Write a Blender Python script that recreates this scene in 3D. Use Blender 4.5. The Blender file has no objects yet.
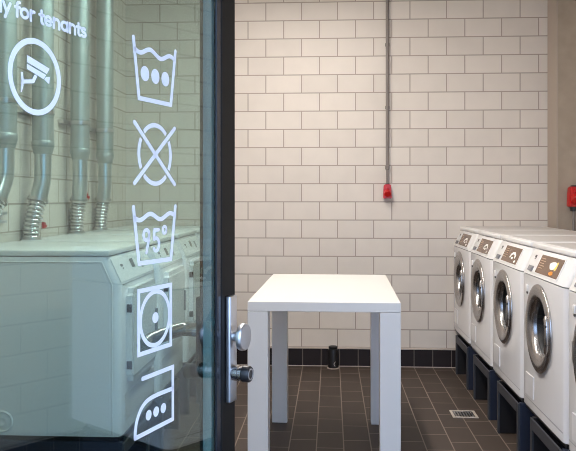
import bpy, bmesh, math, random
from math import sin, cos, pi, radians, atan, tan, sqrt
from mathutils import Vector, Matrix
random.seed(4)
scn = bpy.context.scene
COL = scn.collection

# ---------------------------------------------------------------- materials
def new_mat(name):
    m = bpy.data.materials.new(name); m.use_nodes = True
    nt = m.node_tree
    b = nt.nodes['Principled BSDF']
    return m, nt, b

def srgb(r, g, b):
    def f(c):
        c /= 255.0
        return c / 12.92 if c <= 0.04045 else ((c + 0.055) / 1.055) ** 2.4
    return (f(r), f(g), f(b), 1.0)

def plain(name, col, rough=0.5, metal=0.0, noise=0.0, nscale=20.0, coat=0.0, bump=0.0):
    m, nt, b = new_mat(name)
    b.inputs['Roughness'].default_value = rough
    b.inputs['Metallic'].default_value = metal
    if coat:
        b.inputs['Coat Weight'].default_value = coat
        b.inputs['Coat Roughness'].default_value = 0.08
    if noise or bump:
        tc = nt.nodes.new('ShaderNodeTexCoord')
        n = nt.nodes.new('ShaderNodeTexNoise'); n.inputs['Scale'].default_value = nscale
        n.inputs['Detail'].default_value = 4
        nt.links.new(tc.outputs['Object'], n.inputs['Vector'])
        r = nt.nodes.new('ShaderNodeMixRGB')
        c = Vector(col[:3])
        r.inputs['Color1'].default_value = (*(c * (1 - noise)), 1)
        r.inputs['Color2'].default_value = (*[min(1, v) for v in (c * (1 + noise))], 1)
        nt.links.new(n.outputs['Fac'], r.inputs['Fac'])
        nt.links.new(r.outputs['Color'], b.inputs['Base Color'])
        if bump:
            bp = nt.nodes.new('ShaderNodeBump'); bp.inputs['Strength'].default_value = bump
            bp.inputs['Distance'].default_value = 0.003
            nt.links.new(n.outputs['Fac'], bp.inputs['Height'])
            nt.links.new(bp.outputs['Normal'], b.inputs['Normal'])
    else:
        b.inputs['Base Color'].default_value = col
    return m

def brick_mat(name, axes, c1, c2, mortar, bw, rh, msize, off, phase, rough=0.6, bump=0.35, noise=0.06, spec=0.5, nrough=0.0):
    """masonry / tiles laid in object space; axes picks which coordinate runs along a course and which up"""
    m, nt, b = new_mat(name)
    L = nt.links
    tc = nt.nodes.new('ShaderNodeTexCoord')
    sp = nt.nodes.new('ShaderNodeSeparateXYZ'); L.new(tc.outputs['Object'], sp.inputs[0])
    cb = nt.nodes.new('ShaderNodeCombineXYZ')
    for k in (0, 1):
        ad = nt.nodes.new('ShaderNodeMath'); ad.operation = 'SUBTRACT'
        ad.inputs[1].default_value = phase[k]
        L.new(sp.outputs[axes[k]], ad.inputs[0]); L.new(ad.outputs[0], cb.inputs[k])
    br = nt.nodes.new('ShaderNodeTexBrick')
    br.offset = off; br.offset_frequency = 2; br.squash = 1
    br.inputs['Scale'].default_value = 1
    br.inputs['Brick Width'].default_value = bw; br.inputs['Row Height'].default_value = rh
    br.inputs['Mortar Size'].default_value = msize; br.inputs['Mortar Smooth'].default_value = 0.2
    br.inputs['Bias'].default_value = 0
    br.inputs['Color1'].default_value = c1; br.inputs['Color2'].default_value = c2
    br.inputs['Mortar'].default_value = mortar
    L.new(cb.outputs[0], br.inputs['Vector'])
    n = nt.nodes.new('ShaderNodeTexNoise'); n.inputs['Scale'].default_value = 7; n.inputs['Detail'].default_value = 6
    L.new(tc.outputs['Object'], n.inputs['Vector'])
    mp = nt.nodes.new('ShaderNodeMapRange')
    mp.inputs['To Min'].default_value = 1 - noise; mp.inputs['To Max'].default_value = 1 + noise
    L.new(n.outputs['Fac'], mp.inputs['Value'])
    mx = nt.nodes.new('ShaderNodeMixRGB'); mx.blend_type = 'MULTIPLY'; mx.inputs['Fac'].default_value = 1
    L.new(br.outputs['Color'], mx.inputs['Color1']); L.new(mp.outputs[0], mx.inputs['Color2'])
    L.new(mx.outputs[0], b.inputs['Base Color'])
    b.inputs['Roughness'].default_value = rough
    b.inputs['Specular IOR Level'].default_value = spec
    inv = nt.nodes.new('ShaderNodeMath'); inv.operation = 'SUBTRACT'; inv.inputs[0].default_value = 1
    L.new(br.outputs['Fac'], inv.inputs[1])
    n2 = nt.nodes.new('ShaderNodeTexNoise'); n2.inputs['Scale'].default_value = 90
    L.new(tc.outputs['Object'], n2.inputs['Vector'])
    ad = nt.nodes.new('ShaderNodeMath'); ad.operation = 'MULTIPLY_ADD'; ad.inputs[1].default_value = 0.12
    L.new(n2.outputs['Fac'], ad.inputs[0]); L.new(inv.outputs[0], ad.inputs[2])
    bp = nt.nodes.new('ShaderNodeBump'); bp.inputs['Strength'].default_value = bump; bp.inputs['Distance'].default_value = 0.004
    L.new(ad.outputs[0], bp.inputs['Height']); L.new(bp.outputs['Normal'], b.inputs['Normal'])
    return m

def emit_mat(name, col, strength):
    m = bpy.data.materials.new(name); m.use_nodes = True
    nt = m.node_tree; nt.nodes.clear()
    o = nt.nodes.new('ShaderNodeOutputMaterial'); e = nt.nodes.new('ShaderNodeEmission')
    e.inputs['Color'].default_value = col; e.inputs['Strength'].default_value = strength
    nt.links.new(e.outputs[0], o.inputs[0]); return m

def glass_mat(name, tint, f0=0.045):
    """clear pane: tinted see-through plus a mirror part that grows at grazing angles"""
    m = bpy.data.materials.new(name); m.use_nodes = True
    nt = m.node_tree; nt.nodes.clear(); L = nt.links
    o = nt.nodes.new('ShaderNodeOutputMaterial')
    t = nt.nodes.new('ShaderNodeBsdfTransparent'); t.inputs['Color'].default_value = tint
    g = nt.nodes.new('ShaderNodeBsdfGlossy'); g.inputs['Roughness'].default_value = 0.0
    lw = nt.nodes.new('ShaderNodeLayerWeight'); lw.inputs['Blend'].default_value = 0.5
    pw = nt.nodes.new('ShaderNodeMath'); pw.operation = 'POWER'; pw.inputs[1].default_value = 5
    ma = nt.nodes.new('ShaderNodeMath'); ma.operation = 'MULTIPLY_ADD'
    ma.inputs[1].default_value = 1 - f0; ma.inputs[2].default_value = f0
    mx = nt.nodes.new('ShaderNodeMixShader')
    L.new(lw.outputs['Facing'], pw.inputs[0]); L.new(pw.outputs[0], ma.inputs[0]); L.new(ma.outputs[0], mx.inputs[0])
    L.new(t.outputs[0], mx.inputs[1]); L.new(g.outputs[0], mx.inputs[2]); L.new(mx.outputs[0], o.inputs[0])
    return m

BLK1, BLK2, MORT = srgb(220, 211, 201), srgb(214, 205, 195), srgb(166, 153, 143)
M = {}
M['wall_x'] = brick_mat('painted_blocks_back', (0, 2), BLK1, BLK2, MORT, .2888, .146, .0045, .5, (.1965, .151))
M['wall_y'] = brick_mat('painted_blocks_side', (1, 2), BLK1, BLK2, MORT, .2888, .146, .0045, .5, (.1, .151))
M['floor'] = brick_mat('floor_tiles', (1, 0), srgb(73, 62, 55), srgb(67, 57, 51), srgb(134, 121, 110), .27, .148, .0036, .5, (.06, .069),
                       rough=.55, bump=.25, noise=.12, spec=.3)
M['kick'] = brick_mat('kick_tiles', (0, 2), srgb(42, 35, 35), srgb(36, 31, 31), srgb(118, 108, 102), .148, .6, .003, 0, (.069, -.2), rough=.45, bump=.2, spec=.25)
M['kick_y'] = brick_mat('kick_tiles_side', (1, 2), srgb(42, 35, 35), srgb(36, 31, 31), srgb(118, 108, 102), .148, .6, .003, 0, (.069, -.2), rough=.45, bump=.2, spec=.25)
M['cap'] = plain('cap_mortar', srgb(196, 182, 172), .7, noise=.05)
M['ceiling'] = plain('ceiling_paint', srgb(160, 157, 153), .8, noise=.03, nscale=5)
M['concrete'] = plain('raw_concrete', srgb(163, 149, 133), .85, noise=.22, nscale=9, bump=.5)
M['plaster'] = plain('smooth_plaster', srgb(172, 159, 146), .8, noise=.06, nscale=6)
M['pave'] = plain('paving', srgb(150, 150, 150), .9, noise=.1)
M['tablewhite'] = plain('white_laminate', srgb(215, 212, 208), .4)
M['enamel'] = plain('white_enamel', srgb(232, 231, 232), .22, coat=.3)
M['lid'] = plain('white_lid', srgb(228, 227, 226), .35)
M['lid_reflection'] = plain('lid_reflection_grey', srgb(196, 193, 190), .35)  # lid white greyed to imitate the darker wall reflected in the lid top
M['plastic'] = plain('white_plastic', srgb(228, 227, 226), .4)
M['greyplastic'] = plain('grey_plastic', srgb(120, 120, 124), .4)
M['chrome'] = plain('chrome', (.46, .44, .43, 1), .24, 1.0)
M['steel'] = plain('brushed_steel', (.55, .54, .53, 1), .28, 1.0, noise=.1, nscale=60)
def drum_mat():
    m, nt, b = new_mat('perforated_drum')
    tc = nt.nodes.new('ShaderNodeTexCoord'); v = nt.nodes.new('ShaderNodeTexVoronoi')
    v.inputs['Scale'].default_value = 30; v.inputs['Randomness'].default_value = .15
    r = nt.nodes.new('ShaderNodeValToRGB'); r.color_ramp.elements[0].position = .22; r.color_ramp.elements[1].position = .27
    r.color_ramp.elements[0].color = (.01, .01, .01, 1); r.color_ramp.elements[1].color = (.7, .7, .71, 1)
    nt.links.new(tc.outputs['Object'], v.inputs['Vector']); nt.links.new(v.outputs['Distance'], r.inputs[0])
    nt.links.new(r.outputs[0], b.inputs['Base Color']); b.inputs['Metallic'].default_value = 1; b.inputs['Roughness'].default_value = .22
    return m
M['drum'] = drum_mat()
M['galv'] = plain('galvanised', (.38, .43, .43, 1), .5, .8, noise=.08, nscale=12)
M['elbow'] = plain('duct_elbow', (.50, .55, .55, 1), .3, .9)
M['flex'] = plain('flex_aluminium', (.66, .67, .67, 1), .18, 1.0)
M['rubber'] = plain('black_rubber', (.012, .012, .013, 1), .5)
M['black'] = plain('black_plastic', (.015, .014, .015, 1), .35)
M['darkglass'] = plain('dark_glass', (.02, .02, .022, 1), .05, coat=1)
M['screen'] = plain('brown_screen', srgb(116, 92, 74), .25, noise=.2, nscale=25)
M['ink'] = plain('dark_print', srgb(70, 66, 66), .5)
M['white_print'] = plain('white_print', srgb(250, 246, 240), .5)
M['yellow_print'] = plain('yellow_print', srgb(255, 214, 110), .5)
M['orange_print'] = plain('orange_print', srgb(226, 140, 40), .5)
M['tan_print'] = plain('tan_print', srgb(170, 140, 112), .5)
M['navy'] = plain('navy_steel', srgb(33, 40, 58), .5)
M['graphite'] = plain('graphite_steel', srgb(58, 60, 65), .5)
M['stile'] = plain('bronze_anodised', srgb(20, 18, 16), .55, noise=.05, nscale=40)
M['stile'].node_tree.nodes['Principled BSDF'].inputs['Specular IOR Level'].default_value = .25
M['bead'] = plain('glazing_bead', srgb(24, 28, 38), .2)
M['return'] = plain('return_profile', srgb(205, 215, 226), .3)
M['alu'] = plain('satin_aluminium', (.66, .67, .70, 1), .33, 1.0)
M['vinyl'] = plain('white_vinyl', srgb(250, 250, 255), .5)
M['red'] = plain('red_plastic', srgb(190, 26, 24), .32)
M['conduit'] = plain('grey_conduit', srgb(128, 120, 114), .5)
M['glass'] = glass_mat('door_glass', (.67, .81, .785, 1), .105)
M['porthole'] = glass_mat('porthole_glass', (.8, .82, .84, 1))
M['lamp'] = emit_mat('lamp_diffuser', (1.0, .94, .875, 1), 66.0)

# ---------------------------------------------------------------- mesh helpers
def link(name, bm, mat, parent=None, smooth=None, loc=None):
    me = bpy.data.meshes.new(name)
    bmesh.ops.recalc_face_normals(bm, faces=bm.faces)
    bm.to_mesh(me); bm.free()
    for mm in (mat if isinstance(mat, (list, tuple)) else [mat]):
        me.materials.append(mm)
    if smooth is not None:
        for p in me.polygons: p.use_smooth = True
        me.set_sharp_from_angle(angle=radians(smooth))
    o = bpy.data.objects.new(name, me); COL.objects.link(o)
    if parent is not None: o.parent = parent
    if loc is not None: o.location = loc
    return o

def box(bm, x0, x1, y0, y1, z0, z1, bev=0.0, seg=2):
    t = bmesh.new()
    vs = [t.verts.new((x, y, z)) for x in (x0, x1) for y in (y0, y1) for z in (z0, z1)]
    for f in ((0, 1, 3, 2), (4, 6, 7, 5), (0, 4, 5, 1), (2, 3, 7, 6), (0, 2, 6, 4), (1, 5, 7, 3)):
        t.faces.new([vs[i] for i in f])
    if bev:
        bmesh.ops.bevel(t, geom=t.edges[:], offset=bev, segments=seg, affect='EDGES', profile=.5)
    merge(bm, t)

def merge(bm, t, mtx=None):
    if mtx is not None: bmesh.ops.transform(t, matrix=mtx, verts=t.verts)
    me = bpy.data.meshes.new('tmp'); t.to_mesh(me); t.free()
    bm.from_mesh(me); bpy.data.meshes.remove(me)

def prism(pts, y0, y1, edges=(), bev=0.0, seg=4):
    """extrude an (x,z) outline along y; `edges` lists outline segments whose side edges get rounded"""
    t = bmesh.new()
    a = [t.verts.new((p[0], y0, p[1])) for p in pts]
    b = [t.verts.new((p[0], y1, p[1])) for p in pts]
    n = len(pts)
    t.faces.new(a); t.faces.new(b[::-1])
    for i in range(n):
        t.faces.new((a[i], b[i], b[(i + 1) % n], a[(i + 1) % n]))
    if bev:
        t.edges.ensure_lookup_table()
        es = []
        for i in edges:
            for ring in (a, b):
                e = t.edges.get((ring[i], ring[(i + 1) % n]))
                if e: es.append(e)
        bmesh.ops.bevel(t, geom=es, offset=bev, segments=seg, affect='EDGES', profile=.5)
    bmesh.ops.recalc_face_normals(t, faces=t.faces)
    return t

def lathe(bm, prof, org, axis, n=48, close=False):
    """revolve (r,h) pairs around axis through org"""
    ax = Vector(axis).normalized()
    u = ax.orthogonal().normalized(); v = ax.cross(u)
    org = Vector(org)
    rings = []
    for r, h in prof:
        if r < 1e-6:
            rings.append([bm.verts.new(org + ax * h)])
        else:
            rings.append([bm.verts.new(org + ax * h + (u * cos(2 * pi * k / n) + v * sin(2 * pi * k / n)) * r) for k in range(n)])
    for A, B in zip(rings, rings[1:]):
        for k in range(n):
            k2 = (k + 1) % n
            if len(A) == 1 and len(B) == 1: continue
            if len(A) == 1: bm.faces.new((A[0], B[k], B[k2]))
            elif len(B) == 1: bm.faces.new((A[k], B[0], A[k2]))
            else: bm.faces.new((A[k], B[k], B[k2], A[k2]))

def cyl(bm, p0, p1, r, n=20, bev=0.0):
    p0, p1 = Vector(p0), Vector(p1)
    L = (p1 - p0).length
    if bev: prof = [(0, 0), (r - bev, 0), (r, bev), (r, L - bev), (r - bev, L), (0, L)]
    else: prof = [(0, 0), (r, 0), (r, L), (0, L)]
    lathe(bm, prof, p0, p1 - p0, n)

def tube(bm, pts, rad, n=20, caps=True):
    pts = [Vector(p) for p in pts]
    N = len(pts)
    rad = rad if isinstance(rad, (list, tuple)) else [rad] * N
    up = None; rings = []
    for i, p in enumerate(pts):
        t = (pts[min(i + 1, N - 1)] - pts[max(i - 1, 0)]).normalized()
        if up is None: up = t.orthogonal().normalized()
        up = (up - t * up.dot(t)).normalized()
        v = t.cross(up)
        rings.append([bm.verts.new(p + (up * cos(2 * pi * k / n) + v * sin(2 * pi * k / n)) * rad[i]) for k in range(n)])
    for A, B in zip(rings, rings[1:]):
        for k in range(n):
            bm.faces.new((A[k], B[k], B[(k + 1) % n], A[(k + 1) % n]))
    if caps:
        bm.faces.new(rings[0][::-1]); bm.faces.new(rings[-1])

def tag(o, label=None, cat=None, group=None, kind=None):
    if label: o['label'] = label
    if cat: o['category'] = cat
    if group: o['group'] = group
    if kind: o['kind'] = kind
    return o

def root(name, loc, rz=0.0):
    o = bpy.data.objects.new(name, None); COL.objects.link(o)
    o.location = loc; o.rotation_euler = (0, 0, rz); o.empty_display_size = .1
    return o

def copy_tree(o, parent=None):
    c = o.copy(); COL.objects.link(c)
    if parent is not None: c.parent = parent
    for ch in list(o.children): copy_tree(ch, c)
    return c

def smooth_path(pts, it=3):
    pts = [Vector(p) for p in pts]
    for _ in range(it):
        q = [pts[0]]
        for a, b in zip(pts, pts[1:]):
            q += [a * .75 + b * .25, a * .25 + b * .75]
        q.append(pts[-1]); pts = q
    return pts

# ---------------------------------------------------------------- room
YW, XL, XR, YF, ZC = 6.117, -1.67, 2.0, .60, 3.12
def struct(name, bm, mat, **k):
    o = link(name, bm, mat, **k); o['kind'] = 'structure'; return o
def slab(name, mat, *b):
    bm = bmesh.new(); box(bm, *b); return struct(name, bm, mat)

slab('floor', M['floor'], XL - .2, XR + .2, YF - .2, YW + .2, -.15, 0)
slab('wall_back', M['wall_x'], XL - .2, XR + .2, YW, YW + .2, 0, ZC)
slab('wall_left', M['wall_y'], XL - .2, XL, YF - .2, YW, 0, ZC)
slab('wall_right', M['wall_y'], XR, XR + .2, YF - .2, YW, 0, ZC)
slab('ceiling', M['ceiling'], XL - .2, XR + .2, YF - .2, YW + .2, ZC, ZC + .15)
OX0, OX1, OZ = -.62, 1.86, 2.55              # the entrance opening behind the camera side
bm = bmesh.new()
box(bm, XL, OX0, YF - .2, YF, 0, ZC); box(bm, OX1, XR, YF - .2, YF, 0, ZC); box(bm, OX0, OX1, YF - .2, YF, OZ, ZC)
struct('wall_front', bm, M['wall_x'])
bm = bmesh.new()
box(bm, OX0 - .04, OX0 + .02, YF - .22, YF + .02, 0, OZ + .02, .004); box(bm, OX1 - .02, OX1 + .04, YF - .22, YF + .02, 0, OZ + .02, .004)
box(bm, OX0 - .04, OX1 + .04, YF - .22, YF + .02, OZ - .02, OZ + .04, .004)
struct('trim_1', bm, M['stile'])
slab('ground_outside', M['pave'], -14, 14, -20, YF - .2, -.16, -.01)
# baseboard of black tiles with a pale mortar cap
bm = bmesh.new(); box(bm, XL, 1.7134, YW - .012, YW, 0, .140)
bb = struct('baseboard_back', bm, M['kick'])
bm = bmesh.new(); box(bm, XL, 1.7134, YW - .016, YW, .140, .152, .002); box(bm, XL, 1.7134, YW - .0135, YW - .012, 0, .006)
link('mortar_cap', bm, M['cap'], bb)
for nm, x0, x1 in (('baseboard_left', XL, XL + .012), ('baseboard_right', XR - .012, XR)):
    bm = bmesh.new(); box(bm, x0, x1, YF, YW - .02, 0, .140); struct(nm, bm, M['kick_y'])
# concrete column in the right rear corner: smooth flank, rough front
bm = bmesh.new(); box(bm, 1.7134, XR - .001, 5.877, YW, 0, ZC)
colm = struct('concrete_column', bm, M['concrete'])
bm = bmesh.new(); box(bm, 1.7094, 1.7134, 5.880, YW, 0, ZC); box(bm, 1.7094, 1.722, 5.874, 5.880, 0, ZC, .0015)
link('plaster_flank', bm, M['plaster'], colm)

# ---------------------------------------------------------------- ceiling lamps
def make_lamp():
    r = root('ceiling_light', (0, 0, ZC))
    bm = bmesh.new(); box(bm, -.09, .09, -.62, .62, -.05, 0, .008); link('housing', bm, M['plastic'], r)
    bm = bmesh.new(); box(bm, -.07, .07, -.60, .60, -.075, -.051, .01); link('diffuser', bm, M['lamp'], r)
    return r
lp = make_lamp()
spots = [(-.25, 2.35), (-.25, 3.5), (-.25, 4.65)]
names = ['closest to the entrance', 'middle one of the row, above the table', 'closest to the back wall']
for i, (x, y) in enumerate(spots):
    o = lp if i == 0 else copy_tree(lp)
    o.location = (x, y, ZC)
    tag(o, 'white linear ceiling lamp, ' + names[i], 'ceiling light', 'linear lamps on the ceiling')

# ---------------------------------------------------------------- table
TX, TY, TW, TD, TH, LG = -.022, 4.02, .684, 1.245, .885, .092
tb = root('table', (TX, TY, 0), radians(-1.0))
tag(tb, 'plain white laundry folding table with four square legs in the middle of the room', 'table')
bm = bmesh.new(); box(bm, -TW / 2, TW / 2, -TD / 2, TD / 2, TH - .044, TH, .0025); link('tabletop', bm, M['tablewhite'], tb)
for sx in (-1, 1):
    for sy in (-1, 1):
        x0 = -TW / 2 if sx < 0 else TW / 2 - LG
        y0 = -TD / 2 if sy < 0 else TD / 2 - LG
        bm = bmesh.new(); box(bm, x0, x0 + LG, y0, y0 + LG, 0, TH - .045, .002); link('leg', bm, M['tablewhite'], tb)

# ---------------------------------------------------------------- machines
MW, MD, MH, PZ = .705, .70, .80, .325
CB, CT, SL = .652, .771, .056                # console bottom, top, set-back of its slope
def slant(y, q, n=0.0):
    """point on the sloping console: y across, q up the slope, n out of it"""
    L = sqrt(SL * SL + (CT - CB) ** 2)
    tx, tz = SL / L, (CT - CB) / L
    return (tx * q - tz * n, y, CB + tz * q + tx * n)
def slant_plate(bm, y0, y1, q0, q1, n0, n1):
    vs = [bm.verts.new(slant(y, q, n)) for y in (y0, y1) for q in (q0, q1) for n in (n0, n1)]
    for f in ((0, 1, 3, 2), (4, 6, 7, 5), (0, 4, 5, 1), (2, 3, 7, 6), (0, 2, 6, 4), (1, 5, 7, 3)):
        bm.faces.new([vs[i] for i in f])
def slant_poly(bm, pts, n0, n1):
    a = [bm.verts.new(slant(y, q, n1)) for y, q in pts]; b = [bm.verts.new(slant(y, q, n0)) for y, q in pts]
    bm.faces.new(a); bm.faces.new(b[::-1])
    for i in range(len(pts)):
        j = (i + 1) % len(pts); bm.faces.new((a[i], b[i], b[j], a[j]))

def cabinet(r, hole=None, MD=MD):
    t = prism([(0, 0), (0, CB - .005), (MD, CB - .005), (MD, 0)], 0, MW, edges=(0,), bev=.034, seg=3)
    bm = bmesh.new(); merge(bm, t)
    o = link('body', bm, M['enamel'], r, smooth=35)
    if hole:
        cb = bmesh.new(); cyl(cb, (-.2, hole[0], hole[1]), (.34, hole[0], hole[1]), hole[2], 64)
        c = link('cutter', cb, M['enamel'])
        md = o.modifiers.new('b', 'BOOLEAN'); md.object = c; md.operation = 'DIFFERENCE'; md.solver = 'EXACT'
        bpy.context.view_layer.update()
        dg = bpy.context.evaluated_depsgraph_get()
        me = bpy.data.meshes.new_from_object(o.evaluated_get(dg))
        o.modifiers.clear(); o.data = me
        cd = c.data; bpy.data.objects.remove(c); bpy.data.meshes.remove(cd)
        for p in me.polygons: p.use_smooth = True
        me.set_sharp_from_angle(angle=radians(35))
    t = prism([(0, CB), (SL, CT), (MD, CT), (MD, CB)], 0, MW, edges=(0,), bev=.030, seg=3)
    bm = bmesh.new(); merge(bm, t)
    link('console', bm, M['plastic'], r, smooth=35)
    bm = bmesh.new(); box(bm, SL - .006, MD, -.001 + .012, MW - .011, CT + .003, MH, .007, 3)
    ld = link('lid', bm, M['lid'], r, smooth=40)
    bm = bmesh.new(); box(bm, SL + .035, MD - .03, .035, MW - .035, MH - .004, MH + .0012, .001); link('lid_reflection_sheet', bm, M['lid_reflection'], ld)  # added sheet; its grey paints the reflection seen along the lid top
    return o

def blob(cy, cq, ry, rq, n=14, ph=0.0, wob=.18):
    return [(cy + ry * cos(2 * pi * k / n) * (1 + wob * sin(3 * 2 * pi * k / n + ph)),
             cq + rq * sin(2 * pi * k / n) * (1 + wob * cos(2 * 2 * pi * k / n + ph))) for k in range(n)]

DC, DZ = .385, .416                          # porthole centre
def make_washer(bright=False):
    r = root('washing_machine', (0, 0, 0))
    cabinet(r, (DC, DZ, .150))
    # console fittings; larger y is the side away from the camera
    bm = bmesh.new(); slant_plate(bm, .130, .500, .012, .118, .0, .003)
    dsp = link('display', bm, M['plastic'], r)
    bm = bmesh.new(); slant_plate(bm, .143, .487, .019, .111, .003, .0045)
    scr = link('screen', bm, M['screen'], dsp); tag(scr, 'brown picture screen')
    bm = bmesh.new()
    for k, q in enumerate((.094, .082, .070, .058, .046)):
        slant_plate(bm, .405 - .014 * (k % 2), .470, q - .0018, q + .0018, .0045, .0052)
    link('screen_text', bm, M['tan_print'], dsp)
    bm = bmesh.new()
    if bright:
        slant_poly(bm, blob(.262, .072, .046, .022, ph=.6), .0045, .0054)
        link('white_icon', bm, M['white_print'], dsp)
        bm = bmesh.new(); slant_poly(bm, blob(.214, .072, .016, .022, ph=1.3), .0045, .0052); link('yellow_icon', bm, M['yellow_print'], dsp)
        bm = bmesh.new(); slant_poly(bm, blob(.248, .036, .030, .009, ph=2.3), .0045, .0054); link('orange_icon', bm, M['orange_print'], dsp)
    else:
        arch = [(.330, .050), (.318, .068), (.285, .082), (.240, .084), (.212, .070), (.205, .050), (.222, .050), (.230, .064), (.250, .071), (.278, .069), (.300, .058), (.310, .046)]
        slant_poly(bm, arch, .0045, .0054)
        slant_poly(bm, blob(.268, .048, .020, .008, ph=.4), .0045, .0054)
        slant_poly(bm, blob(.190, .034, .016, .007, ph=1.4), .0045, .0054)
        link('white_icon', bm, M['white_print'], dsp)
    bm = bmesh.new(); slant_plate(bm, .580, .607, .088, .102, .0, .0012); slant_plate(bm, .587, .600, .080, .086, 0, .0012)
    link('badge', bm, M['ink'], r)
    bm = bmesh.new(); slant_plate(bm, .550, .620, .018, .044, 0, .007); slant_plate(bm, .552, .592, .020, .036, .007, .0085)
    link('card_slot', bm, M['greyplastic'], r)
    # porthole door
    ax = (-1, 0, 0); oc = (0, DC, DZ)
    bm = bmesh.new()
    lathe(bm, [(.150, .0), (.205, .0), (.207, .004), (.205, .010), (.198, .0145), (.184, .017), (.164, .015), (.150, .011), (.137, .004), (.131, -.008), (.128, -.022)], oc, ax, 72)
    d = link('door', bm, M['chrome'], r, smooth=50)
    bm = bmesh.new()
    lathe(bm, [(.1495, -.004), (.1290, -.024), (.124, -.030), (.122, -.045), (.122, -.09), (.149, -.095)], oc, ax, 64)
    link('door_seal', bm, M['rubber'], d, smooth=50)
    bm = bmesh.new()
    lathe(bm, [(.1288, -.006), (.124, -.010), (.116, -.018), (.096, -.055), (.075, -.078), (.04, -.09), (0, -.094)], oc, ax, 56)
    link('door_glass', bm, M['porthole'], d, smooth=60)
    for s in (-1, 1):
        bm = bmesh.new(); cyl(bm, (-.016, DC - .188, DZ + s * .040), (-.030, DC - .188, DZ + s * .040), .0085, 14, .002)
        link('latch_button', bm, M['black'], d, smooth=40)
    pts = [(-.020, DC - .190 * cos(t), DZ + .190 * sin(t)) for t in [radians(-26 + 4 * k) for k in range(14)]]
    bm = bmesh.new(); tube(bm, pts, [.006] + [.011] * 12 + [.006], 10)
    link('door_handle', bm, M['chrome'], d, smooth=50)
    bm = bmesh.new(); box(bm, -.014, -.001, DC + .196, DC + .214, DZ - .045, DZ + .045, .004)
    link('hinge', bm, M['steel'], d)
    # drum
    bm = bmesh.new(); lathe(bm, [(.1485, -.10), (.149, -.325), (.05, -.327), (0, -.327)], oc, ax, 56)
    dr = link('drum', bm, M['drum'], r, smooth=40)
    # door lock tab, filter hatch, lower seam
    bm = bmesh.new(); box(bm, -.007, .001, .590, .612, .565, .600, .003); link('lock_tab', bm, M['plastic'], r, smooth=40)
    bm = bmesh.new(); box(bm, -.006, .001, .592, .606, .553, .564, .002); link('lock_button', bm, M['ink'], r)
    bm = bmesh.new(); box(bm, -.0035, .001, .49, .63, .055, .165, .0015); link('filter_hatch', bm, M['enamel'], r)
    bm = bmesh.new(); box(bm, -.0012, .002, .030, MW - .030, .0385, .0405); link('seam', bm, M['greyplastic'], r)
    return r

SWD = .50
def make_stand(near='lo'):
    r = root('machine_stand', (0, 0, 0))
    H = PZ - .003
    y_a = 0.004 if near == 'lo' else MW - .004 - SWD; y_b = y_a + SWD
    for k, y0 in enumerate((y_a, y_b - .030)):
        front = (k == 0) == (near == 'lo')
        bm = bmesh.new(); box(bm, -.004, .62, y0, y0 + .030, 0, H - .022, .003); link('side_panel', bm, M['navy'] if front else M['black'], r)  # far panel coloured black in place of the shade inside the stand
    bm = bmesh.new()
    box(bm, -.014, -.0045, y_a, y_a + .036, 0, H - .026, .002); box(bm, -.014, -.0045, y_b - .036, y_b, 0, H - .026, .002)
    box(bm, -.014, -.0045, y_a + .0365, y_b - .0365, H - .078, H - .026, .002)
    link('front_frame', bm, M['graphite'], r)
    bm = bmesh.new(); box(bm, .012, .62, .02, MW - .02, H - .0215, H); link('top_plate', bm, M['black'], r)
    for y0 in (y_a + .10, y_b - .15):
        bm = bmesh.new(); box(bm, .36, .41, y0, y0 + .05, 0, H - .022, .003); link('inner_leg', bm, M['black'], r)
    bm = bmesh.new(); box(bm, .600, .6195, y_a + .0305, y_b - .0305, .06, H - .023, .002); link('back_panel', bm, M['black'], r)  # black here paints the interior shade onto the back panel
    return r

XF, Y0, PIT = .97, 3.215, .73
wlab = ['white front-loading washing machine at the right edge of the frame, closest to the entrance',
        'white front-loading washing machine whose screen shows a yellow and orange picture',
        'white front-loading washing machine just behind the one with the yellow and orange screen',
        'white front-loading washing machine second from the back wall in the right row',
        'white front-loading washing machine farthest back in the right row, against the back wall']
slab_ = ['navy steel stand under the washing machine closest to the entrance, right edge',
         'navy steel stand under the washing machine with the yellow and orange screen',
         'navy steel stand under the washing machine just behind the yellow-screened one',
         'navy steel stand under the washing machine second from the back wall, right row',
         'navy steel stand under the rearmost washing machine, touching the back wall side']
wa = make_washer(True); wb = make_washer(False); st = make_stand()
for i in range(5):
    y = Y0 + (i - 1) * PIT
    o = wa if i == 1 else (wb if i == 0 else copy_tree(wb))
    o.location = (XF, y, PZ)
    tag(o, wlab[i], 'washing machine', 'washing machines along the right wall')
    s = st if i == 0 else copy_tree(st)
    s.location = (XF, y, 0)
    tag(s, slab_[i], 'machine stand', 'stands under the washing machines')

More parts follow.
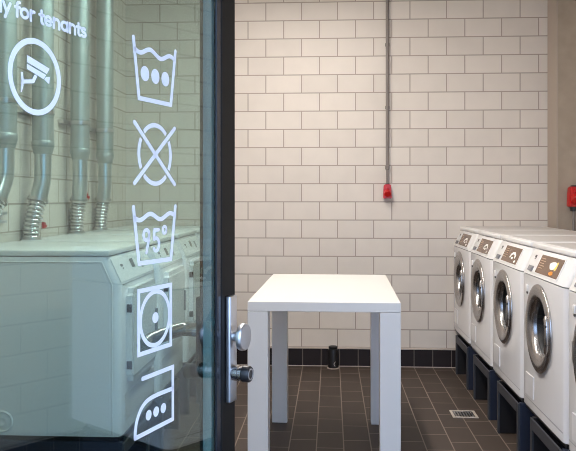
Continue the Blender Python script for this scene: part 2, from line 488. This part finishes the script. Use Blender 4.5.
def make_dryer():
    r = root('tumble_dryer', (0, 0, 0))
    D = .75
    t = prism([(0, 0), (0, CB), (SL, CT), (D, CT), (D, 0)], 0, MW, edges=(0, 1), bev=.030, seg=3)
    bm = bmesh.new(); merge(bm, t); link('body', bm, M['enamel'], r, smooth=35)
    bm = bmesh.new(); box(bm, SL - .006, D, -.002, MW + .002, CT + .003, MH, .006, 3); link('lid', bm, M['lid'], r, smooth=40)
    bm = bmesh.new(); box(bm, -.0012, .004, .032, MW - .032, CB - .004, CB - .001); link('seam', bm, M['greyplastic'], r)
    t = prism([(.046, .012), (.046, CB - .004), (.046 + SL * .8, CT - .030), (D - .02, CT - .030), (D - .02, .012)], MW - .002, MW + .0035)
    bmesh.ops.bevel(t, geom=[e for e in t.edges if e.verts[0].co.y > MW and e.verts[1].co.y > MW], offset=.0025, segments=2, affect='EDGES')
    bm = bmesh.new(); merge(bm, t); link('flank_panel', bm, M['enamel'], r, smooth=30)
    bm = bmesh.new()
    tube(bm, [(.036, MW + .002, .006), (.036, MW + .002, CB - .002), (.036 + SL * .8, MW + .002, CT - .022), (D - .012, MW + .002, CT - .022)], .0032, 8)
    link('flank_bead', bm, M['lid'], r, smooth=60)
    bm = bmesh.new(); slant_plate(bm, .022, MW - .022, .010, .120, 0, .002); link('fascia', bm, M['plastic'], r)
    bm = bmesh.new(); slant_plate(bm, .350, .405, .055, .098, .002, .004); tag(link('display', bm, M['darkglass'], r), 'small dark display')
    bm = bmesh.new(); slant_plate(bm, .545, .585, .074, .086, .002, .003); slant_plate(bm, .55, .565, .060, .068, .002, .003); link('badge', bm, M['ink'], r)
    bm = bmesh.new(); slant_plate(bm, .20, .235, .040, .088, .002, .004); link('card_slot', bm, M['greyplastic'], r)
    # square loading door, hinged on the side nearer the entrance
    bm = bmesh.new(); t = bmesh.new(); box(t, -.026, -.002, .10, .612, .215, .625)
    bmesh.ops.bevel(t, geom=[e for e in t.edges if abs(e.verts[0].co.x - e.verts[1].co.x) > .01], offset=.03, segments=5, affect='EDGES')
    merge(bm, t)
    d = link('door', bm, M['enamel'], r, smooth=35)
    bm = bmesh.new(); box(bm, -.030, -.0265, .125, .587, .24, .60, .002); link('door_panel', bm, M['lid'], d)
    for z in (.29, .54):
        bm = bmesh.new(); box(bm, -.028, -.004, .6132, .6165, z - .018, z + .018, .002); link('hinge', bm, M['black'], d)
    bm = bmesh.new(); box(bm, -.042, -.031, .135, .160, .36, .48, .004); link('door_handle', bm, M['greyplastic'], d)
    bm = bmesh.new(); box(bm, -.004, -.0005, .05, MW - .05, .05, .17, .0015); link('filter_hatch', bm, M['enamel'], r)
    # round embossed cover low on the flank that faces the entrance
    bm = bmesh.new(); lathe(bm, [(.047, 0), (.047, .005), (.042, .008), (.038, .003), (.024, .003), (.020, .006), (.014, .006), (.010, .003), (0, .003)], (.516, MW + .0035, .060), (0, 1, 0), 36)
    link('flank_cover', bm, M['plastic'], r, smooth=40)
    return r
XLF, LY0, LPT, LW = -.90, 3.21, .74, .65
st2 = make_stand('hi')
dlab = ['white tumble dryer, front of the left row, with its broad side panel towards the entrance',
        'white tumble dryer second along the left row, just behind the front dryer',
        'white tumble dryer third along the left row, second from the back wall',
        'white tumble dryer farthest back in the left row, against the back wall']
dslab = ['dark navy stand under the front tumble dryer of the left row', 'dark navy stand under the second tumble dryer from the front',
         'dark navy stand under the tumble dryer second from the back wall', 'dark navy stand under the rearmost tumble dryer by the back wall']
dr = make_dryer()
for i in range(4):
    yy = LY0 + i * LPT
    o = dr if i == 0 else copy_tree(dr)
    o.location = (XLF, yy + LW, PZ); o.rotation_euler = (0, 0, pi); o.scale = (1, LW / MW, 1)
    tag(o, dlab[i], 'tumble dryer', 'tumble dryers along the left wall')
    s = st2 if i == 0 else copy_tree(st2); s.location = (XLF, yy + LW, 0); s.rotation_euler = (0, 0, pi); s.scale = (1, LW / MW, 1)
    tag(s, dslab[i], 'machine stand', 'stands under the tumble dryers')

# ---------------------------------------------------------------- exhaust ducts on the left wall
def duct(y, yb, label):
    xd = XL + .095
    r = root('exhaust_duct', (xd, y, 1.5)); tag(r, label, 'duct', 'exhaust ducts of the dryers')
    dy = yb - y
    bm = bmesh.new(); cyl(bm, (0, 0, .15), (0, 0, ZC - 1.5 - .002), .058, 28); link('riser', bm, M['galv'], r, smooth=40)
    bm = bmesh.new(); lathe(bm, [(.0585, .30), (.0605, .302), (.0605, .312), (.0585, .314)], (0, 0, 0), (0, 0, 1), 28)
    lathe(bm, [(.0475, .09), (.0495, .092), (.0580, .125), (.0605, .128), (.0605, .160), (.0585, .163)], (0, 0, 0), (0, 0, 1), 28); link('sleeve', bm, M['galv'], r, smooth=40)
    path = smooth_path([(0, 0, .10), (0, 0, -.03), (-.002, dy * .1, -.07), (-.017, dy * .5, -.16)], 2)
    bm = bmesh.new(); tube(bm, path, .0455, 24); link('elbow', bm, M['elbow'], r, smooth=60)
    end = Vector((-.044, dy, PZ + MH + .016 - 1.5))
    p0 = path[-1]; p1 = p0 + (path[-1] - path[-2]).normalized() * .03
    fp = smooth_path([p0, p1, Vector((-.042, dy, end.z + .07)), end], 3)
    L = [0]
    for a, b in zip(fp, fp[1:]): L.append(L[-1] + (b - a).length)
    ribs = max(6, int(L[-1] / .021)); n = ribs * 8; pts = []; rad = []
    for k in range(n + 1):
        s = L[-1] * k / n; j = next((q for q in range(len(L) - 1) if L[q + 1] >= s), len(L) - 2)
        f = (s - L[j]) / max(1e-6, L[j + 1] - L[j]); pts.append(fp[j].lerp(fp[j + 1], f))
        rad.append(.037 + .011 * abs(cos(pi * k / 8)))
    bm = bmesh.new(); tube(bm, pts, rad, 24); link('flexible_hose', bm, M['flex'], r, smooth=70)
    bm = bmesh.new(); dirv = (path[-1] - path[-2]).normalized()
    lathe(bm, [(.050, -.008), (.056, -.008), (.056, .008), (.050, .008)], p0, dirv, 28); link('hose_clamp', bm, M['steel'], r, smooth=40)
    bm = bmesh.new(); lathe(bm, [(.03, 0), (.058, 0), (.058, .004), (.05, .005), (.05, .014), (.03, .014)], end + Vector((0, 0, -.0155)), (0, 0, 1), 28); link('outlet_flange', bm, M['steel'], r, smooth=40)
    bm = bmesh.new()
    lathe(bm, [(.059, -.011), (.064, -.011), (.064, .011), (.059, .011), (.059, -.011)], (0, 0, .32), (0, 0, 1), 28)
    box(bm, -.092, -.060, -.13, .13, .308, .332)
    link('wall_clamp', bm, M['steel'], r, smooth=40)
    bm = bmesh.new(); box(bm, -.094, -.075, .06, .20, -.235, -.220, .002); box(bm, -.094, -.075, .06, .20, -.275, -.262, .002)
    link('wall_rail', bm, M['alu'], r)
    return r
duct(3.59, 3.48, 'grey metal exhaust duct cut by the left edge of the photo, above the front dryer')
duct(4.08, 4.025, 'thick grey exhaust duct passing behind the camera sign, ending in a shiny ribbed hose')
duct(4.695, 4.755, 'grey exhaust duct with ribbed hose in the middle of the three fully visible ones')
duct(5.224, 5.26, 'narrowest-looking grey exhaust duct, nearest the back wall beside the wash-tub signs')

# ---------------------------------------------------------------- red power sockets and conduit
def socket(name, loc, rz, label, s=1.0):
    """local: wall behind at +y, socket faces -y"""
    r = root(name, loc, rz); tag(r, label, 'power socket')
    t = prism([(-.026 * s, .0), (.026 * s, .0), (.031 * s, -.045 * s), (.033 * s, -.112 * s), (-.033 * s, -.112 * s), (-.031 * s, -.045 * s)], -.060 * s, -.001, bev=0)
    bmesh.ops.bevel(t, geom=t.edges[:], offset=.005 * s, segments=2, affect='EDGES')
    bm = bmesh.new(); merge(bm, t); link('body', bm, M['red'], r, smooth=40)
    bm = bmesh.new(); cyl(bm, (0, -.055 * s, -.062 * s), (0, -.085 * s, -.078 * s), .027 * s, 24, .004 * s); lid = link('lid', bm, M['red'], r, smooth=40)
    bm = bmesh.new(); box(bm, -.012 * s, .012 * s, -.078 * s, -.060 * s, -.034 * s, -.022 * s, .003 * s); link('lid_hinge', bm, M['red'], lid)
    bm = bmesh.new(); box(bm, -.014 * s, .014 * s, -.045 * s, -.012 * s, -.004 * s, .008 * s, .002 * s); link('cable_gland', bm, M['rubber'], r)
    return r
CX = .4474
cp = root('conduit_pipe', (CX, YW - .028, 1.47)); tag(cp, 'thin grey vertical conduit running down the block wall to the red socket', 'conduit')
bm = bmesh.new(); cyl(bm, (0, 0, .11), (0, 0, ZC - 1.47 - .003), .0125, 16); link('pipe', bm, M['conduit'], cp, smooth=40)
bm = bmesh.new(); cyl(bm, (0, 0, -.008), (0, 0, .135), .0095, 16); lathe(bm, [(.0125, .105), (.017, .11), (.017, .135), (.0125, .14)], (0, 0, 0), (0, 0, 1), 16); link('cable', bm, M['conduit'], cp, smooth=40)
for z in (1.10, .60):
    bm = bmesh.new(); lathe(bm, [(.013, -.011), (.0175, -.011), (.0175, .011), (.013, .011)], (0, 0, z), (0, 0, 1), 16); box(bm, -.014, .014, .012, .0275, z - .010, z + .010, .002); link('pipe_clip', bm, M['conduit'], cp)
socket('power_socket', (CX, YW - .0005, 1.458), 0, 'red industrial power socket hanging at the end of the conduit on the back wall')
PYF = 5.873
ps = socket('power_socket', (1.826, PYF, 1.435), 0, 'red industrial power socket on the concrete column, cut by the right edge', 1.35)
bm = bmesh.new(); cyl(bm, (0, -.03, -.185), (0, -.03, -.151), .024, 18, .003); link('plug', bm, M['black'], ps, smooth=40)
bm = bmesh.new(); cyl(bm, (0, -.03, -.75), (0, -.03, -.186), .011, 14); link('cable', bm, M['conduit'], ps, smooth=40)
socket('power_socket', (XL + .0005, 5.02, 1.39), radians(90), 'small red power socket on the left wall between the two rear ducts', .55)
socket('power_socket', (XL + .0005, 4.31, 1.21), radians(90), 'small red power socket low on the left wall behind the ribbed hoses', .32)

# ---------------------------------------------------------------- floor drain and black canister
dn = root('floor_drain', (.826, 4.79, 0)); tag(dn, 'small square metal floor drain set in the brown tiles', 'floor drain')
bm = bmesh.new()
for b in ((-.078, .078, -.078, -.062), (-.078, .078, .062, .078), (-.078, -.062, -.0615, .0615), (.062, .078, -.0615, .0615)):
    box(bm, *b, .0002, .006, .001)
link('frame', bm, plain('drain_frame', srgb(190, 180, 168), .4), dn)
bm = bmesh.new(); box(bm, -.0615, .0615, -.0615, .0615, .0002, .0012); link('pit', bm, M['black'], dn)
bm = bmesh.new()
for k in range(7):
    x = -.051 + .017 * k; box(bm, x - .004, x + .004, -.0612, .0612, .0015, .0045)
link('grate', bm, M['steel'], dn)

cn = root('black_canister', (.0165, 6.045, 0)); tag(cn, 'small black canister standing on the floor against the tiled baseboard', 'canister')
bm = bmesh.new(); lathe(bm, [(0, .004), (.036, .004), (.042, .010), (.042, .140), (.039, .152), (.032, .157), (0, .157)], (0, 0, 0), (0, 0, 1), 32); link('body', bm, M['black'], cn, smooth=40)
bm = bmesh.new(); lathe(bm, [(0, .157), (.034, .157), (.036, .160), (.036, .171), (.031, .175), (0, .175)], (0, 0, 0), (0, 0, 1), 32); link('cap', bm, M['rubber'], cn, smooth=40)
bm = bmesh.new(); lathe(bm, [(0, 0), (.049, 0), (.049, .003), (.043, .0038), (0, .0038)], (0, 0, 0), (0, 0, 1), 32); link('foot_ring', bm, M['cap'], cn, smooth=40)
bm = bmesh.new()                                        # pale chevron mark
def cyl_pt(a, z): return Vector((.0426 * sin(a), -.0426 * cos(a), z))
for (a0, z0, a1, z1) in ((.45, .058, .12, .040), (.12, .040, .40, .022)):
    q = [cyl_pt(a0, z0 + .005), cyl_pt(a0, z0 - .005), cyl_pt(a1, z1 - .005), cyl_pt(a1, z1 + .005)]
    bm.faces.new([bm.verts.new(p) for p in q])
link('chevron_mark', bm, plain('grey_mark', srgb(170, 165, 160), .5), cn)

# ---------------------------------------------------------------- the open glass door
ANG = radians(19.081)
PW = Vector((-.2144, 1.6906)); DIRV = Vector((sin(ANG), cos(ANG)))
hp = PW - DIRV * 1.0
door = root('door_1', (hp.x, hp.y, 0), pi / 2 - ANG)
door['kind'] = 'structure'
tag(door, 'open glass entrance door with dark frame, white laundry symbols and a lever handle', 'door')
ZT = 2.45
# local: x from hinge to free edge, y=0 glass front, +y behind, z up
bm = bmesh.new(); box(bm, .09, .905, 0, .010, .09, ZT - .07); link('glass_pane', bm, M['glass'], door)
E1, E0 = .984, .921
FB = .034
bm = bmesh.new(); box(bm, E0, E1, -.008, FB, .012, ZT, .0015); link('stile', bm, M['stile'], door)
bm = bmesh.new(); box(bm, .016, .082, -.008, FB, .012, ZT, .0015); link('stile', bm, M['stile'], door)
bm = bmesh.new(); box(bm, .0825, E0 - .0005, -.008, FB, .012, .088, .0015); link('rail', bm, M['stile'], door)
bm = bmesh.new(); box(bm, .0825, E0 - .0005, -.008, FB, ZT - .07, ZT, .0015); link('rail', bm, M['stile'], door)
bm = bmesh.new(); box(bm, .902, E0 - .0003, -.006, -.0003, .09, ZT - .072, .001); link('glazing_bead', bm, M['bead'], door)
bm = bmesh.new(); box(bm, .905, E0 - .0003, .0105, FB - .001, .09, ZT - .072, .001); link('inner_bead', bm, M['return'], door)
for z in (.35, 2.1):
    bm = bmesh.new(); cyl(bm, (.004, -.012, z - .05), (.004, -.012, z + .05), .011, 16, .002); link('hinge', bm, M['alu'], door, smooth=40)
bm = bmesh.new(); box(bm, .9005, .9045, FB - .006, FB + .001, .09, ZT - .072, .001); link('gasket', bm, M['rubber'], door)
# outside hardware
PA0, PA1, PZ0, PZ1 = 1 - .064, 1 - .030, .908, 1.138
bm = bmesh.new(); box(bm, PA0, PA1, -.0205, -.0083, PZ0, PZ1, .003, 3); pl = link('handle_plate', bm, M['alu'], door, smooth=40)
xc = (PA0 + PA1) / 2
bm = bmesh.new()
cyl(bm, (xc, -.0206, 1.050), (xc, -.037, 1.050), .010, 24); 
lathe(bm, [(0, .0365), (.026, .0365), (.029, .0385), (.0295, .044), (.029, .0475), (.027, .0495), (0, .0500)], (xc, 0, 1.050), (0, -1, 0), 48)
link('knob', bm, M['alu'], door, smooth=40)
bm = bmesh.new(); lathe(bm, [(0, .0206), (.0165, .0206), (.0165, .034), (.0145, .0345), (.0145, .037), (.0165, .0375), (.0165, .043)], (xc, 0, .971), (0, -1, 0), 40)
lk = link('lock_cylinder', bm, M['chrome'], door, smooth=40)
bm = bmesh.new(); lathe(bm, [(.0165, .043), (.0175, .0435), (.0175, .058), (.0155, .0605), (0, .0605)], (xc, 0, .971), (0, -1, 0), 40); link('lock_knob', bm, M['black'], lk, smooth=40)
bm = bmesh.new(); lathe(bm, [(.0125, .0606), (.0125, .0614), (.0095, .0614), (.0095, .0606)], (xc, 0, .971), (0, -1, 0), 32); link('lock_face', bm, M['alu'], lk, smooth=40)
# inside hardware, seen through the glass
bm = bmesh.new(); box(bm, .905, .958, FB + .0003, FB + .014, PZ0, PZ1, .004, 3); link('inner_plate', bm, M['black'], door, smooth=40)
lev = smooth_path([(.932, FB + .0145, 1.062), (.932, FB + .058, 1.062), (.905, FB + .062, 1.063), (.79, FB + .060, 1.060), (.76, FB + .048, 1.056)], 3)
bm = bmesh.new(); tube(bm, lev, .0150, 16); link('lever', bm, M['chrome'], door, smooth=60)
bm = bmesh.new(); cyl(bm, (.932, FB + .0145, .971), (.932, FB + .052, .971), .0165, 24, .002); link('inner_lock_knob', bm, M['black'], door, smooth=40)

# ---- white vinyl signs on the glass (mm in door coordinates: a = distance from the free edge, z = height)
VY0, VY1 = -.0009, -.0003
def P2(a, z): return Vector(((1000 - a) / 1000., z / 1000.))
def ribbon(bm, pts, w, closed=False, round_=True):
    """pts in metres (x,z); a stroke of width w with mitred joints and round ends"""
    pts = [Vector(p) for p in pts]
    if closed and (pts[0] - pts[-1]).length < 1e-6: pts = pts[:-1]
    n = len(pts); L = []; R = []
    for i in range(n):
        p = pts[i]
        a = pts[(i - 1) % n] if (closed or i > 0) else None
        b = pts[(i + 1) % n] if (closed or i < n - 1) else None
        d0 = (p - a).normalized() if a is not None else (b - p).normalized()
        d1 = (b - p).normalized() if b is not None else d0
        n0 = Vector((-d0.y, d0.x)); n1 = Vector((-d1.y, d1.x))
        mt = (n0 + n1)
        mt = mt.normalized() if mt.length > 1e-6 else n0
        k = 1 / max(.4, mt.dot(n0))
        L.append(p + mt * k * w / 2); R.append(p - mt * k * w / 2)
    outline = []
    def poly(q):
        f = [bm.verts.new((x, VY0, z)) for x, z in q]; bm.faces.new(f)
        g = [bm.verts.new((x, VY1, z)) for x, z in q]; bm.faces.new(g[::-1])
        for i in range(len(q)):
            j = (i + 1) % len(q); bm.faces.new((f[i], g[i], g[j], f[j]))
    for i in range(n if closed else n - 1):
        j = (i + 1) % n
        poly([L[i], L[j], R[j], R[i]])
    if round_ and not closed:
        for p, q in ((pts[0], pts[1]), (pts[-1], pts[-2])):
            d = (p - q).normalized(); s = math.atan2(d.y, d.x)
            poly([p + Vector((cos(s + t), sin(s + t))) * w / 2 for t in [(-.5 + k / 8.) * pi for k in range(9)]])
    return bm
def disc(bm, c, r, n=28):
    q = [c + Vector((cos(2 * pi * k / n), sin(2 * pi * k / n))) * r for k in range(n)]
    f = [bm.verts.new((x, VY0, z)) for x, z in q]; bm.faces.new(f)
    g = [bm.verts.new((x, VY1, z)) for x, z in q]; bm.faces.new(g[::-1])
    for i in range(n):
        j = (i + 1) % n; bm.faces.new((f[i], g[i], g[j], f[j]))
def fill(bm, pts):
    f = [bm.verts.new((p.x, VY0, p.y)) for p in pts]; bm.faces.new(f)
    g = [bm.verts.new((p.x, VY1, p.y)) for p in pts]; bm.faces.new(g[::-1])
    for i in range(len(pts)):
        j = (i + 1) % len(pts); bm.faces.new((f[i], g[i], g[j], f[j]))
def arc(cx, cz, r, a0, a1, n=24, rz=None):
    rz = rz or r
    return [Vector((cx + r * cos(radians(a0 + (a1 - a0) * k / n)), cz + rz * sin(radians(a0 + (a1 - a0) * k / n)))) for k in range(n + 1)]
def circ(a, z, r): 
    c = P2(a, z); return arc(c.x, c.y, r / 1000, 0, 360, 64)
def decal(name, bm, label): 
    o = link(name, bm, M['vinyl'], door); o['label'] = label; return o
SW = .0080
def tub(bm, cz_top, cz_bot, c=330):
    ribbon(bm, [P2(c + 71, cz_top), P2(c + 53.5, cz_bot), P2(c - 54.5, cz_bot), P2(c - 71, cz_top)], SW)
    w = []
    for k in range(41):
        t = k / 40.; a = c + 67 - 133 * t
        w.append(P2(a, cz_top - 18 - 5.2 * sin(t * 4 * pi * .96 + .2)))
    ribbon(bm, w, SW)
bm = bmesh.new(); tub(bm, 1631.5, 1527)
for a in (364.5, 330, 295.5): disc(bm, P2(a, 1573), .0135)
decal('wash_tub_sign', bm, 'white wash tub symbol with three dots')
# crossed circle, ring broken beside the strokes
bm = bmesh.new(); c = P2(330.5, 1429.8)
for s0 in (0, 90, 180, 270):
    ofs = (38.2 + 9.5)
    a0 = {0: -38 + 8.5, 90: 38 + 8.5, 180: 142 + 8.5, 270: 218 + 8.5}[s0]
    a1 = {0: 38 - 8.5, 90: 142 - 8.5, 180: 218 - 8.5, 270: 322 - 8.5}[s0]
    ribbon(bm, arc(c.x, c.y, .0535, a0, a1, 24), SW, round_=False)
ribbon(bm, [P2(397.5, 1483), P2(262, 1376.3)], SW); ribbon(bm, [P2(262, 1483), P2(397.5, 1376.3)], SW)
decal('crossed_circle_sign', bm, 'white circle crossed out by an X')
# 95 degree tub
bm = bmesh.new(); tub(bm, 1334, 1234)
def glyph(bm, strokes, a0, z0, s, w):
    for st_ in strokes: ribbon(bm, [Vector(((1000 - a0) / 1000 + p[0] * s, z0 / 1000 + p[1] * s)) for p in st_], w)
def A(cx, cy, r, a0, a1, n=18, ry=None): return [(v.x, v.y) for v in arc(cx, cy, r, a0, a1, n, ry)]
NINE = [A(.36, 1.08, .30, 0, 360, 28), [(.655, 1.02), (.56, .62), (.36, .06)]]
FIVE = [[(.66, 1.36), (.18, 1.36), (.12, .80)] + A(.36, .44, .34, 120, -140, 22, .40)]
DEG = [A(.2, 1.16, .19, 0, 360, 20)]
glyph(bm, NINE, 371, 1250, .0310, .0066); glyph(bm, FIVE, 338, 1252, .0290, .0066); glyph(bm, DEG, 305, 1251, .034, .0058)
decal('hot_wash_sign', bm, 'white wash tub symbol reading 95 degrees')
# dryer square
bm = bmesh.new()
ribbon(bm, [P2(384.5, 1072.5), P2(384.5, 1185), P2(276, 1185), P2(276, 1072)], SW, closed=True)
ribbon(bm, circ(330, 1129.5, 49), SW, closed=True); disc(bm, P2(330, 1130.5), .0100)
decal('tumble_dry_sign', bm, 'white square with a circle and one dot')
# iron
bm = bmesh.new()
ribbon(bm, [P2(372, 1027.5), P2(268.5, 1027.5), P2(268.5, 928), P2(395.5, 928)] , SW)
cv = [P2(395.5, 928), P2(395.5, 940), P2(391, 957), P2(378, 975), P2(359, 985.5), P2(330, 988), P2(268.5, 986.5)]
ribbon(bm, smooth_path([(p.x, p.y, 0) for p in cv], 2) and [Vector((q.x, q.y)) for q in smooth_path([(p.x, p.y, 0) for p in cv], 2)], SW)
for a in (352.5, 327.5, 302.5): disc(bm, P2(a, 957.5), .0092)
decal('iron_sign', bm, 'white iron symbol with three dots')
# surveillance camera pictogram
bm = bmesh.new(); ribbon(bm, circ(650, 1525, 51.3), .0082, closed=True)
def R2(pts): return [P2(*p) for p in pts]
fill(bm, R2([(667.5, 1553.5), (620, 1541.5), (626, 1533), (667.5, 1543.5)]))
fill(bm, R2([(667.5, 1541), (627.5, 1531), (633, 1524.3), (667.5, 1534)]))
fill(bm, R2([(627.8, 1528), (619.3, 1529.5), (621, 1518.5), (631, 1524)]))
fill(bm, R2([(680, 1528), (676.5, 1528), (674.5, 1515.5), (675.5, 1508.5), (678.5, 1499.5), (680, 1499.8), (678.5, 1515.5)]))
ribbon(bm, R2([(675.5, 1514.8), (655, 1518), (650.5, 1525.5)]), .0055)
decal('camera_sign', bm, 'white surveillance camera pictogram inside a ring')
# lettering
GL = {
 'o': (1.10, [A(.50, .47, .40, 0, 360, 28)]),
 'n': (1.02, [[(.13, 0), (.13, .94)], [(.13, .45)] + A(.47, .52, .34, 165, 0, 14, .37) + [(.81, 0)]]),
 'l': (.38, [[(.16, 0), (.16, 1.42)]]),
 'y': (.90, [[(.06, .92), (.42, .08)], [(.80, .92), (.40, .0), (.24, -.38)]]),
 'f': (.60, [[(.26, 0), (.26, .95)] + A(.50, 1.02, .24, 180, 80, 8, .30)[0:], [(.03, .84), (.54, .84)]]),
 'r': (.62, [[(.13, 0), (.13, .94)], [(.13, .42)] + A(.47, .50, .34, 160, 78, 8, .38)]),
 't': (.60, [[(.26, 1.24), (.26, .25)] + A(.45, .23, .19, 180, 275, 6, .19), [(.02, .84), (.56, .84)]]),
 'e': (1.04, [[(.12, .48), (.86, .48)] + A(.49, .47, .38, 2, 318, 26, .42)]),
 'a': (1.06, [A(.46, .47, .36, 0, 360, 26, .41), [(.85, 0), (.85, .92)]]),
 's': (.78, [A(.37, .68, .26, 40, 250, 12, .20) + A(.37, .25, .28, 80, -145, 14, .22)]),
}
def word(bm, txt, a, z, width, xh=.0152, w=.0044):
    tot = sum(GL[ch][0] for ch in txt) - .1
    sx = width / 1000. / tot; x = (1000 - a) / 1000.
    for ch in txt:
        adv, ss = GL[ch]
        for s_ in ss: ribbon(bm, [Vector((x + p[0] * sx, z / 1000. + p[1] * xh)) for p in s_], w)
        x += adv * sx
for txt, a, wd in (('only', 759, 58), ('for', 692, 39), ('tenants', 642, 108)):
    bm = bmesh.new(); word(bm, txt, a, 1604.5, wd)
    decal('lettering', bm, 'white word ' + txt)

# ---------------------------------------------------------------- daylight and camera
w = bpy.data.worlds.new('World'); scn.world = w; w.use_nodes = True
bg = w.node_tree.nodes['Background']; bg.inputs['Color'].default_value = (.48, .67, 1.0, 1); bg.inputs['Strength'].default_value = 4.3

F = 760.0
cam = bpy.data.cameras.new('camera'); co = bpy.data.objects.new('camera', cam); COL.objects.link(co)
co.location = (0, 0, 1.35); co.rotation_euler = (pi / 2, 0, atan(43 / F))
cam.sensor_fit = 'HORIZONTAL'; cam.sensor_width = 36; cam.lens = 36 * F / 576
cam.shift_x = 0; cam.shift_y = -(225.5 - 198) / 576
cam.clip_start = .02; cam.clip_end = 100
scn.camera = co
vs = scn.view_settings
vs.view_transform = 'Standard'; vs.look = 'None'; vs.exposure = 0.0; vs.gamma = 1.0; vs.use_curve_mapping = False
scn.cycles.filter_width = 1.0; scn.cycles.max_bounces = 10; scn.cycles.transparent_max_bounces = 16; scn.cycles.caustics_reflective = False; scn.cycles.caustics_refractive = False
